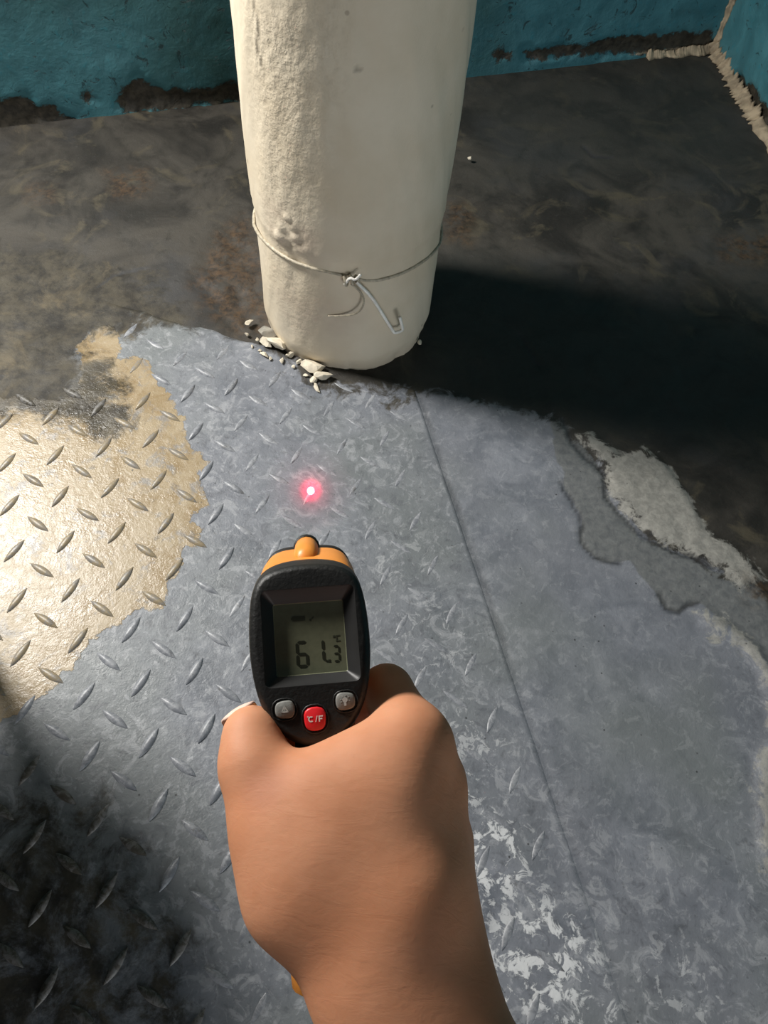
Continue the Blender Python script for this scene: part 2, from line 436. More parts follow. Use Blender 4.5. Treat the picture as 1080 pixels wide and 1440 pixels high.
def lug_mat(name, base, top, rough):
    t = NT(name)
    nz = t.noise(130, 5, 0.7, 0.8)
    c = t.mix(t.ss(nz, 0.42, 0.60), base, top)
    c = t.mix(t.ss(t.noise(60, 5, 0.7), 0.58, 0.68, 0, 0.6), c, (0.09, 0.085, 0.08))
    t.set(Base_Color=c, Roughness=rough, Normal=t.bump(t.noise(300, 3), 0.3, 0.001)); return t.mat
LM_Y = lug_mat('lug_tan_paint', (0.25, 0.20, 0.125), (0.20, 0.185, 0.165), 0.42)
LM_S = lug_mat('lug_grey_paint', (0.17, 0.18, 0.20), (0.27, 0.28, 0.30), 0.42)
LM_D = lug_mat('lug_dirty', (0.065, 0.058, 0.045), (0.16, 0.155, 0.15), 0.5)
full = lug_mesh('tread_lug', 0.0375 * S, 0.0098 * S, 0.0022)
worn = lug_mesh('tread_lug_worn', 0.034 * S, 0.0085 * S, 0.0004)
for me_ in (full, worn): me_.materials.append(LM_S)
O0 = np.array([-0.346, 0.465]) * S
ca = np.array([0.0275, -0.0655]) * S; ra = np.array([0.0605, 0.0225]) * S
e1 = (ca + ra) / 2; e2 = (ra - ca) / 2      # e1: "\" lugs' direction, e2: "/" lugs' direction
plate_poly = [tuple(PA + (-0.016, -0.012)), tuple(PB), tuple(PCn), tuple(PD + (-0.016, 0))]
cands = []
for i in range(-26, 27):
    for j in range(-26, 27):
        p = O0 + e1 * i + e2 * j
        if sd_poly(np.array([p[0]]), np.array([p[1]]), plate_poly)[0] < 0.012: continue
        c = RC.T @ (np.array([p[0], p[1], 0]) - CAM)
        u, v = CX + F_PX * c[0] / -c[2], CY - F_PX * c[1] / -c[2]
        if not (-60 < u < 1140 and 380 < v < 1500): continue
        if u < 175 and v < 545: continue                        # buried in dirt
        if 345 < u < 650 and 1010 < v < 1330: continue          # behind the hand
        if 385 < u < 500 and 830 < v < 1020: continue
        cands.append((i, j, p, u, v))
rnd = random.Random(3)
hr = np.hypot
for i, j, p, u, v in cands[:300]:
    one = (i + j) % 2 == 0
    P1 = np.array([p[0]]), np.array([p[1]])
    y_in = sd_poly(*P1, YELLOW)[0] > 0
    d_in = sd_poly(*P1, DIRT)[0] > 0.0 or sd_poly(*P1, DIRT_SHADE)[0] > 0
    rear = v < 520
    me_ = full if (u < 330 and not rear) else worn
    o = bpy.data.objects.new('tread_lug', me_); COL.objects.link(o); o.parent = plate
    d = e2 if one else e1
    o.location = (p[0] + rnd.uniform(-.001, .001), p[1] + rnd.uniform(-.001, .001), 0.0022)
    o.rotation_euler = (0, 0, math.atan2(d[1], d[0]) + rnd.uniform(-.05, .05))
    o.material_slots[0].link = 'OBJECT'
    o.material_slots[0].material = LM_D if d_in else (LM_Y if y_in else LM_S)

# ------------------------------------------------------------------ walls
def wall_material():
    t = NT('flaking_blue_paint')
    a = t.attr('w1')                      # r: bare plaster / grime, g: dull green-black tint, b: pale mortar
    mid = t.noise(16, 6, 0.65, 0.5); fine = t.noise(75, 5, 0.65)
    c = t.mix(t.ss(mid, 0.3, 0.7), (0.042, 0.155, 0.188), (0.068, 0.232, 0.275))
    c = t.mix(t.ss(fine, 0.56, 0.70, 0, 0.6), c, (0.03, 0.22, 0.28))
    c = t.mix(t.math('MULTIPLY', a[1], t.ss(mid, 0.15, 0.75)), c, (0.024, 0.082, 0.078))
    chips = t.ss(t.noise(38, 6, 0.75, 1.0), 0.60, 0.64)
    c = t.mix(t.math('MULTIPLY', chips, 0.8), c, (0.010, 0.035, 0.04))
    g = t.ss(t.math('ADD', a[0], t.math('MULTIPLY', t.math('SUBTRACT', t.noise(34, 6, 0.7), 0.5), 0.5)), 0.47, 0.53)
    gc = t.mix(t.ss(fine, 0.3, 0.7), (0.020, 0.017, 0.012), (0.075, 0.064, 0.046))
    c = t.mix(g, c, gc)
    pmk = t.ss(t.math('ADD', a[2], t.math('MULTIPLY', t.math('SUBTRACT', t.noise(50, 5, 0.7), 0.5), 0.3)), 0.47, 0.53)
    c = t.mix(pmk, c, t.mix(t.ss(fine, 0.3, 0.7), (0.22, 0.17, 0.11), (0.42, 0.34, 0.25)))
    h = t.math('SUBTRACT', t.math('ADD', t.math('MULTIPLY', fine, 0.5), mid), t.math('ADD', t.math('MULTIPLY', chips, 0.5), t.math('MULTIPLY', g, 0.5)))
    t.set(Base_Color=c, Roughness=t.ss(mid, 0.2, 0.8, 0.42, 0.7), Normal=t.bump(h, 0.6, 0.004)); return t.mat
WALL_MAT = wall_material()

def wall_uv(x, y, p0, d, n):             # photo point -> (distance along wall, height)
    r = ray(x, y); den = r[0] * n[0] + r[1] * n[1]
    t = ((p0[0] - CAM[0]) * n[0] + (p0[1] - CAM[1]) * n[1]) / den
    q = CAM + r * t
    return ((q[0] - p0[0]) * d[0] + (q[1] - p0[1]) * d[1], q[2])

def wall(name, p0, d, n, s0, s1, zt, grime, dull, mort, hole=None, fine=(0, 1)):
    ss_ = axis(s0, fine[0], fine[1], s1, 0.006, 12); zz = np.concatenate([np.arange(-0.01, 0.4, 0.006), np.linspace(0.4, zt, 30)])
    SS, ZZ = np.meshgrid(ss_, zz)
    w = (fbm(SS * 14, ZZ * 14, 4, 31) - .5) * 0.005
    gr = np.max([np.clip(.5 + sd_poly(SS, ZZ, g) / 0.05 * .5, 0, 1) for g in grime], axis=0) if grime else np.zeros_like(SS)
    du = np.max([sstep(-0.06, 0.06, sd_poly(SS, ZZ, g)) for g in dull], axis=0) if dull else np.zeros_like(SS)
    mo = np.max([np.clip(.5 + sd_poly(SS, ZZ, g) / 0.03 * .5, 0, 1) for g in mort], axis=0) if mort else np.zeros_like(SS)
    w = w - 0.006 * sstep(.45, .55, gr + (fbm(SS * 34, ZZ * 34, 3, 5) - .5) * .4) + 0.004 * sstep(.4, .6, mo)
    X = p0[0] + d[0] * SS + n[0] * w; Y = p0[1] + d[1] * SS + n[1] * w
    o = grid_mesh(name, X, Y, ZZ, WALL_MAT)
    set_attr(o, 'w1', gr, du, mo)
    if hole:
        bm = bmesh.new(); bm.from_mesh(o.data)
        f_ = [f for f in bm.faces if hole[0] < (f.calc_center_median().x - p0[0]) * d[0] + (f.calc_center_median().y - p0[1]) * d[1] < hole[1] and hole[2] < f.calc_center_median().z < hole[3]]
        bmesh.ops.delete(bm, geom=f_, context='FACES'); bm.to_mesh(o.data); bm.free()
    tag(o, kind='structure'); return o

wb = lambda pts: [wall_uv(x, y, WB0, WBD, WBN) for x, y in pts]
wr = lambda pts: [wall_uv(x, y, WB1, WRD, WRN) for x, y in pts]
win_s = (LIGHT[0] - WB0[0]) * WBD[0] + (LIGHT[1] - WB0[1]) * WBD[1]
WIN = (win_s - 0.26, win_s + 0.26, 1.34 * S - 0.28, 1.34 * S + 0.28)
wall_back = wall('wall_back', WB0, WBD, WBN, -1.6, 1.3513, 2.4,
     [wb([(-200, 150), (30, 138), (75, 150), (85, 162), (100, 170), (0, 190), (-200, 215)]), wb([(112, 130), (128, 126), (135, 142), (118, 148)]),
      wb([(175, 120), (195, 108), (235, 130), (335, 118), (340, 145), (180, 160), (160, 150)]), wb([(694, 78), (705, 66), (720, 74), (716, 84), (700, 86)]),
      wb([(735, 72), (800, 66), (880, 52), (1000, 44), (1010, 70), (960, 74), (900, 76), (800, 78), (740, 84)])],
     [wb([(225, -60), (340, -60), (340, 140), (230, 130), (215, 80)]), wb([(660, -60), (720, -60), (700, 100), (650, 110)]), wb([(-200, -60), (220, -60), (200, 10), (-200, 20)])],
     [wb([(880, 78), (960, 74), (1003, 70), (998, 64), (985, 68), (900, 75)])], fine=(-0.2, 1.345), hole=WIN)
wall_back['label'] = 'rear wall in flaking blue paint behind the pillar'
wall_right = wall('wall_right', WB1, WRD, WRN, 0.0, 1.6, 2.4,
     [wr([(1035, 105), (1058, 120), (1090, 170), (1090, 190), (1050, 160)])], [],
     [wr([(1003, 70), (1015, 85), (1045, 135), (1080, 185), (1100, 215), (1100, 235), (1040, 150), (1000, 85)])], fine=(0.003, 0.7))
wall_right['label'] = 'right wall in blue paint with bare mortar line at its foot'

# bare mortar bead in the corner and along the foot of the right wall
MORT = plain('bare_mortar', (0.36, 0.29, 0.20), 0.85, (90, 0.8), var=0.3, scale=60)
def bead(name, pts, r, d1, d2):            # ragged mortar fillet between two surfaces (d1, d2 point along them)
    pts = np.array(pts, float); n = 320; V = []; Fc = []; ts = np.arange(n + 1) / n
    L = sum(np.linalg.norm(q - p) for p, q in zip(pts[:-1], pts[1:]))
    sd = hash(name) % 7 if False else len(name) + int(L * 100)
    A = r * (0.25 + 1.9 * fbm(ts * L * 45, ts * 0 + 1.5, 4, sd) ** 1.5); B = r * (0.25 + 1.9 * fbm(ts * L * 45, ts * 0 + 8.5, 4, sd + 3) ** 1.5)
    M = 0.25 + 0.5 * fbm(ts * L * 90, ts * 0 + 4.5, 3, sd + 9)
    d1 = np.array([*d1, 0.0]) if len(d1) == 2 else np.array(d1); d2 = np.array([*d2, 0.0]) if len(d2) == 2 else np.array(d2)
    for i in range(n + 1):
        t = i / n * (len(pts) - 1); a = int(min(t, len(pts) - 2)); f_ = t - a
        p = pts[a] * (1 - f_) + pts[a + 1] * f_
        V += [p - (d1 + d2) * .004, p + d1 * (A[i] + .003), p + d1 * A[i] + d2 * .003, p + d1 * A[i] * M[i] * 1.2 + d2 * B[i] * M[i] * 1.2, p + d2 * B[i] + d1 * .003, p + d2 * (B[i] + .003)]
    for i in range(n):
        for k in range(6):
            Fc.append((i * 6 + k, i * 6 + (k + 1) % 6, (i + 1) * 6 + (k + 1) % 6, (i + 1) * 6 + k))
    Fc += [tuple(range(6))[::-1], tuple(n * 6 + k for k in range(6))]
    o = mesh_obj(name, V, Fc, MORT); tag(o, kind='structure'); return o
c3 = lambda p, z: (p[0], p[1], z)
UPZ = (0, 0, 1.0)
bead('trim_1', [c3(WB1, 0), c3(WB1, 0.4), c3(WB1, 1.2)], 0.007, tuple(-WBD), tuple(WRD))['label'] = 'pale bare mortar line up the wall corner'
bead('trim_2', [c3(WB1, 0), c3(WB1 + WRD * 0.25, 0), c3(WB1 + WRD * 1.58, 0)], 0.014, tuple(WRN), UPZ)['label'] = 'pale crumbling mortar along the foot of the right wall'
bead('trim_3', [c3(WB1 - WBD * .15, 0), c3(WB1 - WBD * .08, 0), c3(WB1, 0.0)], 0.009, tuple(WBN), UPZ)['label'] = 'crumbled mortar along the foot of the rear wall corner'

# window in the rear wall (left of the picture), the daylight comes through it
WFM = plain('window_frame_paint', (0.30, 0.28, 0.24), 0.5)
win = empty('window_1', c3(WB0 + WBD * win_s, WIN[2])); tag(win, 'small window high in the rear wall', kind='structure')
def slab(name, s0, s1, z0, z1, n0, n1, mat, parent):
    bm = bmesh.new()
    vs = []
    for nn in (n0, n1):
        for s_, z_ in ((s0, z0), (s1, z0), (s1, z1), (s0, z1)):
            q = WB0 + WBD * s_ + WBN * nn
            vs.append(bm.verts.new((q[0] - parent.location.x, q[1] - parent.location.y, z_ - parent.location.z)))
    for f_ in ((0, 1, 2, 3), (4, 7, 6, 5), (0, 4, 5, 1), (1, 5, 6, 2), (2, 6, 7, 3), (3, 7, 4, 0)):
        bm.faces.new([vs[i] for i in f_])
    return bm_obj(name, bm, mat, parent, False)
for a_ in ((WIN[0] - .04, WIN[1] + .04, WIN[2] - .04, WIN[2]), (WIN[0] - .04, WIN[1] + .04, WIN[3], WIN[3] + .04), (WIN[0] - .04, WIN[0], WIN[2], WIN[3]), (WIN[1], WIN[1] + .04, WIN[2], WIN[3])):
    slab('window_frame', *a_, -0.06, 0.02, WFM, win)

# unseen board on legs, added and shaped to shade the near left floor
TZ = 0.35 * S
TS = plain('shade_metal', (0.055, 0.055, 0.055), 0.5)
tab = empty('shade_stand', (-0.9 * S, 0.3 * S, 0)); tag(tab, 'dull metal shade board added out of view left of the tread plate', 'shade caster')
kk = TZ / LIGHT[2]
shad = [(-0.80, 0.225), (-0.45, 0.192), (-0.33, 0.183), (-0.23, 0.155), (-0.14, 0.095), (-0.075, 0.02), (-0.04, -0.06), (-0.03, -0.6), (-1.3, -0.6)]
top = [np.array(p) * S + (LIGHT[:2] - np.array(p) * S) * kk for p in shad]
bm = bmesh.new()
lo = [bm.verts.new((p[0] - tab.location.x, p[1] - tab.location.y, TZ - 0.02)) for p in top]
hi = [bm.verts.new((p[0] - tab.location.x, p[1] - tab.location.y, TZ)) for p in top]
bm.faces.new(hi); bm.faces.new(lo[::-1])
for i in range(len(lo)):
    j = (i + 1) % len(lo); bm.faces.new((lo[i], lo[j], hi[j], hi[i]))
bm_obj('shade_top', bm, TS, tab, False)
for p in (top[0], top[4], top[7], top[8]):
    c = np.mean(top, axis=0); q = p + (c - p) * 0.3
    a = (q[0] - tab.location.x, q[1] - tab.location.y, 0.0); b = (a[0], a[1], TZ - 0.02)
    tube('leg', [a, b], 0.012, TS, tab, 10, 0)

# ------------------------------------------------------------------ pillar
def cyl(x, y):                             # photo point -> (angle, height) on the pillar
    r = ray(x, y); ox, oy = -PIL_C; a = r[0] ** 2 + r[1] ** 2; b = ox * r[0] + oy * r[1]; c = ox * ox + oy * oy - PIL_R ** 2
    D = max(b * b - a * c, 0); t = (-b - math.sqrt(D)) / a
    q = CAM + r * t
    return (math.atan2(q[1] - PIL_C[1], q[0] - PIL_C[0]), q[2])
def pillar_material():
    t = NT('limewashed_plaster')
    a = t.attr('p1')                       # r: rough, g: crack/pits, b: stain
    oc = t.n('ShaderNodeTexCoord').outputs['Object']
    mid = t.noise(9, 4, vec=oc); fine = t.noise(120, 4, 0.55, 0.0, vec=oc); gr = t.noise(260, 4, 0.6, vec=oc)
    c = t.mix(t.ss(mid, 0.3, 0.7), (0.63, 0.540, 0.40), (0.70, 0.62, 0.485))
    c = t.mix(t.math('MULTIPLY', t.ss(fine, 0.55, 0.35), t.math('MULTIPLY', a[0], 0.35)), c, (0.47, 0.40, 0.29))
    c = t.mix(t.math('MULTIPLY', a[2], t.ss(t.noise(30, 5, vec=oc), 0.25, 0.7)), c, (0.45, 0.36, 0.28))
    c = t.mix(a[1], c, (0.10, 0.08, 0.055))
    sp = t.math('MULTIPLY', t.ss(t.voro(26, vec=oc), 0.075, 0.04), t.ss(t.noise(7, 2, vec=oc), 0.52, 0.58))
    c = t.mix(t.math('MULTIPLY', sp, 0.6), c, (0.22, 0.17, 0.12))
    st = t.math('ADD', 0.06, t.math('MULTIPLY', a[0], 0.9))
    hh = t.math('MULTIPLY', t.math('ADD', t.math('MULTIPLY', fine, 1.0), t.math('MULTIPLY', gr, 0.35)), st)
    hh = t.math('SUBTRACT', hh, t.math('MULTIPLY', a[1], 0.6))
    t.set(Base_Color=c, Roughness=0.62, Normal=t.bump(hh, 0.55, 0.004)); return t.mat
na = 200
th = np.linspace(-math.pi, math.pi, na)
pz = np.concatenate([np.linspace(0, 0.62, 190), np.linspace(0.63, 2.4, 40)])
TH, PZ = np.meshgrid(th, pz)
wz = cyl(490, 390)[1]
per = lambda f, s, seed: fbm(np.cos(TH) * f + 20, np.sin(TH) * f + PZ * s + 20, 4, seed)
rr = PIL_R + (per(2.2, 6, 3) - .5) * 0.006 + (per(9, 30, 4) - .5) * 0.0016
rr += 0.0022 * sstep(wz + 0.012, wz + 0.028, PZ)                                    # coat above the wire a little thicker
bot = fbm(np.cos(TH) * 5 + 9, np.sin(TH) * 5 + 9, 3, 12)
rr -= (0.010 * bot) * sstep(0.03, 0.0, PZ)
PZ2 = np.where(PZ == 0, -0.004, PZ) + 0
cpx = lambda pts: [cyl(x, y) for x, y in pts]
ROUGH = cpx([(350, 2), (480, 2), (482, 60), (478, 130), (452, 230), (446, 330), (440, 500), (372, 400), (360, 150)])
ARC = 1 / PIL_R
rough = sstep(-0.03, 0.03, sd_poly(TH * PIL_R, PZ, [(a * PIL_R, b) for a, b in ROUGH]))
rough = np.maximum(rough, 0.12) * (0.5 + 0.5 * sstep(0.05, 0.5, PZ))
ck = lambda pts: d_line(TH * PIL_R, PZ, [(a * PIL_R, b) for a, b in cpx(pts)])
crack = 0.65 * sstep(0.0028, 0.0006, ck([(362, 6), (367, 40), (366, 70), (373, 95)])) + 0.15 * sstep(0.003, 0.0006, ck([(373, 95), (378, 145)]))
crack = np.maximum(crack, 0.55 * sstep(0.0035, 0.0015, ck([(503, 95), (503.5, 95.5)])))
crack = np.maximum(crack, 0.35 * sstep(0.003, 0.0012, ck([(374.5, 143), (375, 144)])))
stain = 0.8 * sstep(0.05, 0.0, ck([(400, 320), (420, 335)])) + 0.5 * sstep(0.06, 0.0, ck([(420, 440), (470, 450)])) + 0.35 * sstep(0.02, 0, PZ)
for (bx_, by_, br, ba) in ((395, 331, .010, .004), (418, 333, .007, .003), (405, 305, .006, .003), (413, 318, .006, .002), (408, 345, .007, -.003), (398, 318, .008, .002), (430, 350, .01, .0015)):
    A, Z_ = cyl(bx_, by_); d = np.hypot((TH - A) * PIL_R, PZ - Z_)
    rr += ba * sstep(br, br * 0.4, d)
PXm = PIL_C[0] + rr * np.cos(TH); PYm = PIL_C[1] + rr * np.sin(TH)
PMAT = pillar_material()
pillar = grid_mesh('pillar', PXm - PIL_C[0], PYm - PIL_C[1], PZ2, PMAT)
pillar.location = (PIL_C[0], PIL_C[1], 0)
set_attr(pillar, 'p1', rough, crack, np.clip(stain, 0, 1))
tag(pillar, 'round cream limewashed pillar standing on the floor with a wire around its foot', 'pillar')

# wire tied around the pillar
WIRE = plain('galvanised_wire', (0.42, 0.37, 0.28), 0.5, (400, 0.4), var=0.25, scale=200)
WIRE2 = plain('bright_wire_end', (0.88, 0.86, 0.80), 0.35, var=0.1)
wt = empty('wire_tie', (PIL_C[0], PIL_C[1], wz)); tag(wt, 'thin wire twisted tightly around the lower part of the pillar', 'wire')
def onp(x, y, off=0.002):
    A, Z_ = cyl(x, y); r = PIL_R + off
    return (r * math.cos(A), r * math.sin(A), Z_ - wz)
front = [(357.5, 316), (366, 330), (385, 349), (410, 365), (440, 376), (470, 382), (492, 388), (520, 394), (548, 389), (575, 378), (597, 364), (612, 350), (621, 338)]
loop = [onp(x, y) for x, y in front]
A0 = math.atan2(loop[-1][1], loop[-1][0]); A1 = math.atan2(loop[0][1], loop[0][0]) + 2 * math.pi if math.atan2(loop[0][1], loop[0][0]) < A0 else math.atan2(loop[0][1], loop[0][0])
z0_, z1_ = loop[-1][2], loop[0][2]
for i in range(1, 16):
    A = A0 + (A1 - A0) * i / 16; loop.append(((PIL_R + .003) * math.cos(A), (PIL_R + .003) * math.sin(A), z0_ + (z1_ - z0_) * i / 16))
loop.append(loop[0])
tube('wire_loop', loop, 0.0021, WIRE, wt, 8, 2)
kc = Vector(onp(494, 389, 0.006)); out_ = Vector((kc.x, kc.y, 0)).normalized(); sd_ = Vector((-out_.y, out_.x, 0)); upv = Vector((0, 0, 1))
kn = []
for i in range(30):
    t = i / 29; a = t * 4.6 * math.pi
    kn.append(kc + sd_ * ((t - .5) * 0.018) + (upv * math.cos(a) + out_ * math.sin(a) * 0.6) * (0.0055 + 0.002 * math.sin(a * .37)))
tube('knot', kn, 0.0017, WIRE, wt, 7, 1)
kn2 = [kc + sd_ * -.008 + upv * -.004 + out_ * .003, kc + sd_ * -.002 + upv * .010 + out_ * .006, kc + sd_ * .004 + upv * .007 + out_ * .008, kc + sd_ * .010 + upv * .016 + out_ * .008]
tube('twisted_end', kn2, 0.0016, WIRE2, wt, 7, 1)
tail = [kc + sd_ * .006 + out_ * .003, onp(520, 409, 0.010), onp(533, 432, 0.012), onp(546, 456, 0.013), onp(548, 459, 0.013), onp(557, 457, 0.012), onp(559, 455, .012), onp(555, 444, 0.016), onp(552, 433, 0.018)]
tube('wire_tail', tail, 0.0021, WIRE2, wt, 7, 1)
lp = [kc + out_ * .003 - upv * .003, onp(509, 405, .010), onp(510, 420, .012), onp(500, 434, .010), onp(480, 441, .004), onp(462, 443, .002)]  # shadow arc of the wire on the plaster, modelled as a thin tube
tube('wire_shadow_arc', lp, 0.0013, WIRE, wt, 7, 2)

# ------------------------------------------------------------------ plaster chips at the pillar's foot
CHIP = plain('plaster_chip', (0.60, 0.54, 0.43), 0.85, (120, 0.6), var=0.2, scale=80)
CHIPG = plain('dusty_chip', (0.26, 0.245, 0.21), 0.9, (120, 0.6), var=0.25, scale=80)
def chip(x, y, r, flat, seed, mat, label):
    rs = random.Random(seed); bm = bmesh.new()
    bmesh.ops.create_icosphere(bm, subdivisions=2, radius=1.0)
    st = Vector((rs.uniform(1.0, 1.5), 1.0, 1.0))
    ax = [Vector((rs.uniform(-1, 1), rs.uniform(-1, 1), rs.uniform(-1, 1))).normalized() for _ in range(7)]
    for v in bm.verts:
        for a in ax:
            dd = v.co.dot(a)
            if dd > 0.48: v.co -= a * (dd - 0.48) * 0.97
    sx, sy = rs.uniform(.8, 1.25), rs.uniform(.7, 1.05)
    for v in bm.verts:
        v.co = Vector((v.co.x * r * sx * st.x * 1.2, v.co.y * r * sy * 1.15, v.co.z * r * flat)) * (1 + rs.uniform(-.06, .06))
    zb = min(v.co.z for v in bm.verts)
    for v in bm.verts: v.co.z -= zb
    o = bm_obj('plaster_chip', bm, mat, None, False)
    p = G(x, y); o.location = (p[0], p[1], 0.0025); o.rotation_euler = (0, 0, rs.uniform(0, 6.28))
    tag(o, label, 'plaster chip', 'plaster chips at the pillar foot')
tiny = 'tiny crumb of pale plaster scattered on the floor by the pillar foot'
chip(377, 474, 0.0125, .7, 1, CHIPG, 'dusty grey plaster lump against the left of the pillar foot')
chip(392, 492, 0.0140, .8, 2, CHIP, 'large cream plaster chip just left of the pillar foot')
chip(376, 487, 0.0085, .7, 3, CHIP, 'cream plaster chip farthest left of the three big ones')
chip(438, 521, 0.0125, .7, 4, CHIP, 'cream plaster chip touching the front of the pillar foot')
chip(452, 533, 0.0115, .6, 5, CHIP, 'cream plaster chip lying in front of the pillar foot')
chip(442, 537, 0.0055, .6, 6, CHIP, 'small plaster chip beside the frontmost chip')
chip(445, 548, 0.0060, .4, 7, CHIP, 'flat plaster flake nearest the laser dot')
for i, (x, y, r) in enumerate(((351, 457, .0045), (348, 473, .0038), (372, 501, .0045), (407, 503, .005), (362, 480, .003), (381, 507, .003), (420, 512, .0035), (396, 510, .0032), (366, 496, .003), (430, 531, .003), (355, 490, .0025), (412, 519, .003), (660, 226, .0045), (590, 484, .004))):
    chip(x, y, r, .75, 20 + i, CHIP, {0: 'white crumb lying farthest back on the left of the pillar foot', 1: 'white crumb second from the back on the left of the pillar foot', 12: 'single white crumb on the dark floor behind the pillar'}[i] if i in (0, 1, 12) else ('plaster crumb at the right edge of the pillar foot' if i == 13 else tiny))

# ------------------------------------------------------------------ infrared thermometer
GD = 0.300
PC = P3(437, 918, GD)                                   # centre of the rear face, camera axes
dot_w = G(437, 690); DOT = RC.T @ (dot_w - CAM)
FWD = DOT - PC; FWD /= np.linalg.norm(FWD)
zc = -PC / np.linalg.norm(PC)
upc = np.array([-0.065, 1.0, 0.0]); upc -= zc * (upc @ zc); upc /= np.linalg.norm(upc)
xc = np.cross(upc, zc)
GR = RC @ np.stack([xc, upc, zc], 1)                    # gun local -> world
fl_ = np.array([FWD @ xc, FWD @ upc, FWD @ zc])         # barrel direction in gun axes
U_ = GD / F_PX                                          # one photo pixel on the rear face, metres
HB = np.array([-0.001, -0.131, -0.030])                  # foot of the handle in gun axes
gun = empty('infrared_thermometer')
gm = Matrix.Identity(4)
base_w = CAM + RC @ PC + GR @ HB
for i in range(3):
    for j in range(3): gm[i][j] = GR[i][j]
    gm[i][3] = base_w[i]
gun.matrix_world = gm
tag(gun, 'orange and black pistol grip infrared thermometer held in the hand', 'thermometer')
GL = lambda p: tuple(np.array(p, float) - HB)

BLACK_M = plain('black_rubber', (0.007, 0.007, 0.0065), 0.5, (600, 0.25), var=0.2, scale=300)
GREY_R = plain('window_rim', (0.014, 0.014, 0.014), 0.48, var=0.1)
ORANGE = plain('orange_plastic', (0.80, 0.29, 0.045), 0.42, (700, 0.1), var=0.04)
LCD = plain('lcd_glass', (0.170, 0.178, 0.115), 0.22, var=0.06, scale=400)
SEG = plain('lcd_segment', (0.026, 0.028, 0.016), 0.4, var=0.02)
SEGF = plain('lcd_segment_faint', (0.060, 0.063, 0.040), 0.4, var=0.02)
RED = plain('red_button', (0.72, 0.018, 0.025), 0.38, var=0.04)
GREYB = plain('grey_button', (0.21, 0.21, 0.195), 0.5, (500, 0.2), var=0.08)
INKW = plain('white_print', (0.75, 0.74, 0.70), 0.6, var=0.02)
INKG = plain('pale_print', (0.48, 0.48, 0.45), 0.6, var=0.02)

prof = [(128, 0), (127, 20), (124, 40), (118, 57), (109, 69), (95, 77), (75, 82), (45, 85), (10, 86), (-20, 84), (-50, 79), (-75, 71), (-97, 59), (-114, 42), (-125, 22), (-130, 0)]
outl = [(w, v) for v, w in prof] + [(-w, v) for v, w in prof[-2:0:-1]]
def smooth_loop(p, it=2):
    for _ in range(it):
        q = []
        for i in range(len(p)):
            a = p[i]; b = p[(i + 1) % len(p)]
            q += [(a[0] * .75 + b[0] * .25, a[1] * .75 + b[1] * .25), (a[0] * .25 + b[0] * .75, a[1] * .25 + b[1] * .75)]
        p = q
    return p
outl = smooth_loop(outl, 1)
NO = len(outl)
def ring_pts(sc, z, off=0.0):
    r = []
    for i, (a, b) in enumerate(outl):
        l = math.hypot(a, b); r.append(((a * sc - a / l * off) * U_, (b * sc - b / l * off) * U_, z))
    return r
def loft(bm, rings, cap0=False, cap1=False):
    R_ = [[bm.verts.new(GL(p)) for p in r] for r in rings]
    for a, b in zip(R_[:-1], R_[1:]):
        n = len(a)
        for i in range(n): bm.faces.new((a[i], a[(i + 1) % n], b[(i + 1) % n], b[i]))
    if cap0: bm.faces.new(R_[0][::-1])
    if cap1: bm.faces.new(R_[-1])
    return R_
# rear housing with a recessed window
bm = bmesh.new()
fz = lambda s: fl_ * (s / -fl_[2])
rings = [ring_pts(0.90, -0.020), ring_pts(0.985, -0.016), ring_pts(1.0, -0.010), ring_pts(1.0, -0.004), ring_pts(1.0, -0.0015, 2), ring_pts(1.0, 0.0, 7), ring_pts(1.0, 0.0004, 11)]
rings = [[tuple(np.array(p) + np.array([fl_[0], fl_[1], 0]) * (max(0, -p[2] - .004) / -fl_[2])) for p in r] for r in rings]
Rg = loft(bm, rings, cap0=True)
def rrect(x0, x1, y0, y1, r, z, n=5):
    pts = []
    for cx_, cy_, a0 in ((x1 - r, y1 - r, 0), (x0 + r, y1 - r, 90), (x0 + r, y0 + r, 180), (x1 - r, y0 + r, 270)):
        for i in range(n + 1):
            a = math.radians(a0 + 90 * i / n); pts.append(((cx_ + r * math.cos(a)) * U_, (cy_ + r * math.sin(a)) * U_, z))
    return pts
WO = (-66, 68, -44, 92)          # window opening, pixels on the face
wo = [bm.verts.new(GL(p)) for p in rrect(*WO, 9, 0.0004)]
e_out = [bm.edges.get((Rg[-1][i], Rg[-1][(i + 1) % NO])) for i in range(NO)]
e_in = [bm.edges.new((wo[i], wo[(i + 1) % len(wo)])) for i in range(len(wo))]
bmesh.ops.triangle_fill(bm, edges=e_out + e_in, use_beauty=True)
body = bm_obj('rear_housing', bm, BLACK_M, gun)
md = body.modifiers.new('wn', 'WEIGHTED_NORMAL')
# sloping window rim
WI = (-50, 51, -30, 72)
bm = bmesh.new()
loft(bm, [rrect(*WO, 9, 0.0004), rrect(WO[0] + 1.5, WO[1] - 1.5, WO[2] + 1.5, WO[3] - 1.5, 8, -0.0004), rrect(*WI, 3, -0.0040)])
bm_obj('window_rim', bm, GREY_R, gun)
bm = bmesh.new()
loft(bm, [rrect(*WI, 3, -0.0040), rrect(WI[0] + 1, WI[1] - 1, WI[2] + 1, WI[3] - 1, 2, -0.0044)], cap1=True)
screen = bm_obj('screen', bm, LCD, gun, False); screen['label'] = 'grey green liquid crystal screen showing 61.3'
